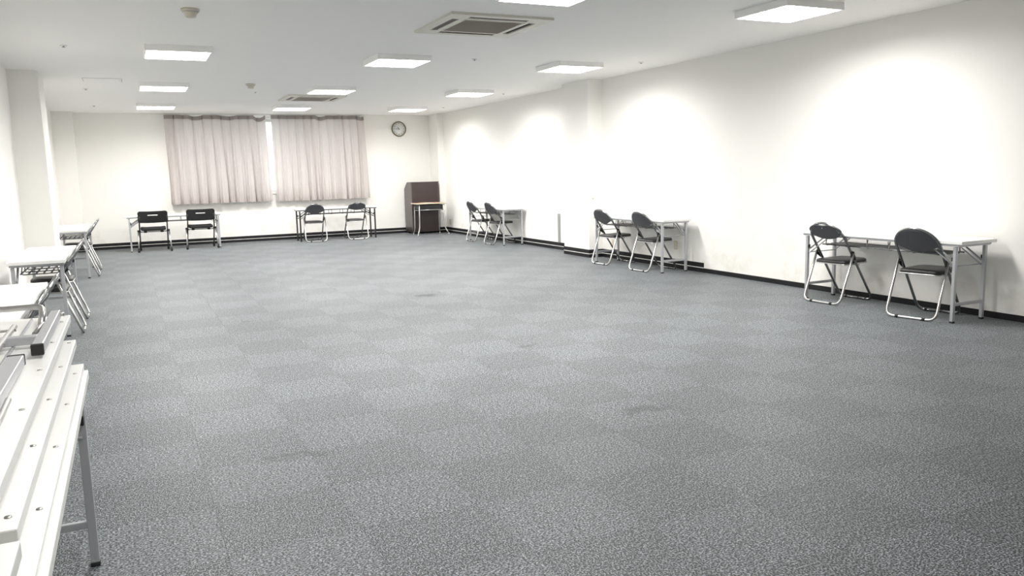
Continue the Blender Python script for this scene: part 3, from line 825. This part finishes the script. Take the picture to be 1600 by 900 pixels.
obj('top_board', one(box, -w+0.0205, w-0.0205, 0.0185, 0.30, 1.160, 1.178), M_WOODD, t)
obj('plinth', one(box, -w+0.01, w-0.01, 0.012, dp-0.01, 0.045, 0.10), M_WOODD, t)
for sx in (-1, 1):
    for y in (0.06, dp-0.06):
        x = sx*(w-0.06)
        c = obj('castor', one(lathe, [(0, x-0.012), (0.020, x-0.012), (0.022, x), (0.020, x+0.012), (0, x+0.012)], 14, 'z'), M_RUB, t)
        c.data.transform(Matrix.Translation((x, y, 0.022)) @ Matrix.Rotation(PI/2, 4, 'Y') @ Matrix.Translation((0, 0, -x)))
        obj('castor_stem', one(tube, [(x, y, 0.022), (x, y, 0.048)], 0.012, 8), M_RUB, c)
t = thing('small_desk', 'small wooden topped desk with curved chrome legs in front of the lectern', 'desk'); t.location = (6.50, 17.50, 0)
hw = 0.355
bm = B(); ol = fillet([(-hw, -0.22, 0), (hw, -0.22, 0), (hw, 0.22, 0), (-hw, 0.22, 0)], 0.03, 4, closed=True)
prism(bm, [(p.x, p.y) for p in ol], lambda a, b, q: Vector((a, b, q)), 0.700, 0.724)
obj('desktop', bm, M_WOOD, t)
bm = B(); tube(bm, [Vector((p.x, p.y, 0.712)) for p in ol], 0.0125, 8, closed=True); obj('edge_strip', bm, M_IVORY, t)
obj('book_tray', one(box, -hw+0.085, hw-0.075, -0.17, 0.17, 0.575, 0.686, 0.008), M_BLK, t)
obj('tray_bar', one(tube, [(-hw+0.07, -0.175, 0.568), (hw-0.06, -0.175, 0.568)], 0.009, 8), M_CHROME, t)
for s in (-1, 1):
    lg = obj('leg', one(tube, fillet([(s*(hw-0.06), -0.20, 0.692), (s*(hw-0.055), -0.19, 0.30), (s*(hw-0.045), -0.20, 0.14), (s*(hw+0.015), -0.26, 0.025)], [0, 0.12, 0.10, 0], 8), 0.0125, 10), M_CHROME, t)
    obj('foot', one(lathe, [(0, 0), (0.016, 0), (0.018, 0.012), (0.014, 0.030), (0, 0.034)], 14, c=(s*(hw+0.016), -0.261, 0)), M_CHROME, lg)
    lg = obj('leg', one(tube, fillet([(s*(hw-0.06), 0.14, 0.692), (s*(hw-0.055), 0.15, 0.30), (s*(hw-0.055), 0.16, 0.12), (s*(hw-0.035), 0.20, 0.025)], [0, 0.12, 0.08, 0], 8), 0.0125, 10), M_CHROME, t)
    obj('foot', one(lathe, [(0, 0), (0.016, 0), (0.018, 0.012), (0.014, 0.030), (0, 0.034)], 14, c=(s*(hw-0.034), 0.201, 0)), M_CHROME, lg)
    obj('side_bar', one(tube, [(s*(hw-0.0575), -0.195, 0.56), (s*(hw-0.0575), 0.145, 0.56)], 0.009, 8), M_CHROME, t)
o = obj('paper_sheet', one(box, -0.11, 0.11, -0.15, 0.15, 0, 0.004), M_PAPER); o.location = (6.42, 17.50, 0.7245); o.rotation_euler = (0, 0, rad(8))
tag(o, 'tan sheet of paper lying on the small wooden desk', 'paper')

# ------------------------------------------------------------------ outlets, wall guard
def make_outlet():
    t = thing('wall_outlet', '', 'outlet', 'wall outlets')
    obj('cover_plate', one(box, -0.010, 0, -0.036, 0.036, -0.06, 0.06, 0.004), M_IVORY, t)
    for z in (-0.022, 0.022):
        s = obj('socket', one(box, -0.0125, -0.010, -0.017, 0.017, z-0.015, z+0.015), M_LINE, t)
        for y in (-0.006, 0.006):
            obj('slot', one(box, -0.0132, -0.0124, y-0.0012, y+0.0012, z-0.005, z+0.005), M_INK, s)
    return t
outlet = Proto(make_outlet)
outlet('ivory wall outlet under the table by the right pillar', (XR, 9.0, 0.32))
outlet('ivory wall outlet low on the wall just right of the pillar', (XR, 10.62, 0.24))
outlet('ivory wall outlet low on the wall near the lectern', (XF, 17.66, 0.25))
o = obj('wall_guard', one(box, -0.030, 0, -0.025, 0.025, 0.128, 0.63, 0.003), M_GUARD); o.location = (XF, 12.36, 0)
tag(o, 'narrow grey metal strip on the wall just left of the right pillar', 'wall guard')
o = obj('wall_hook', one(lathe, [(0, 0), (0.012, 0), (0.012, -0.006), (0.005, -0.010), (0.005, -0.022), (0.009, -0.026), (0, -0.028)], 14, 'y'), M_IVORY)
o.location = (6.875, YP0, 0.93); tag(o, 'tiny round hook on the camera side of the right pillar', 'hook')
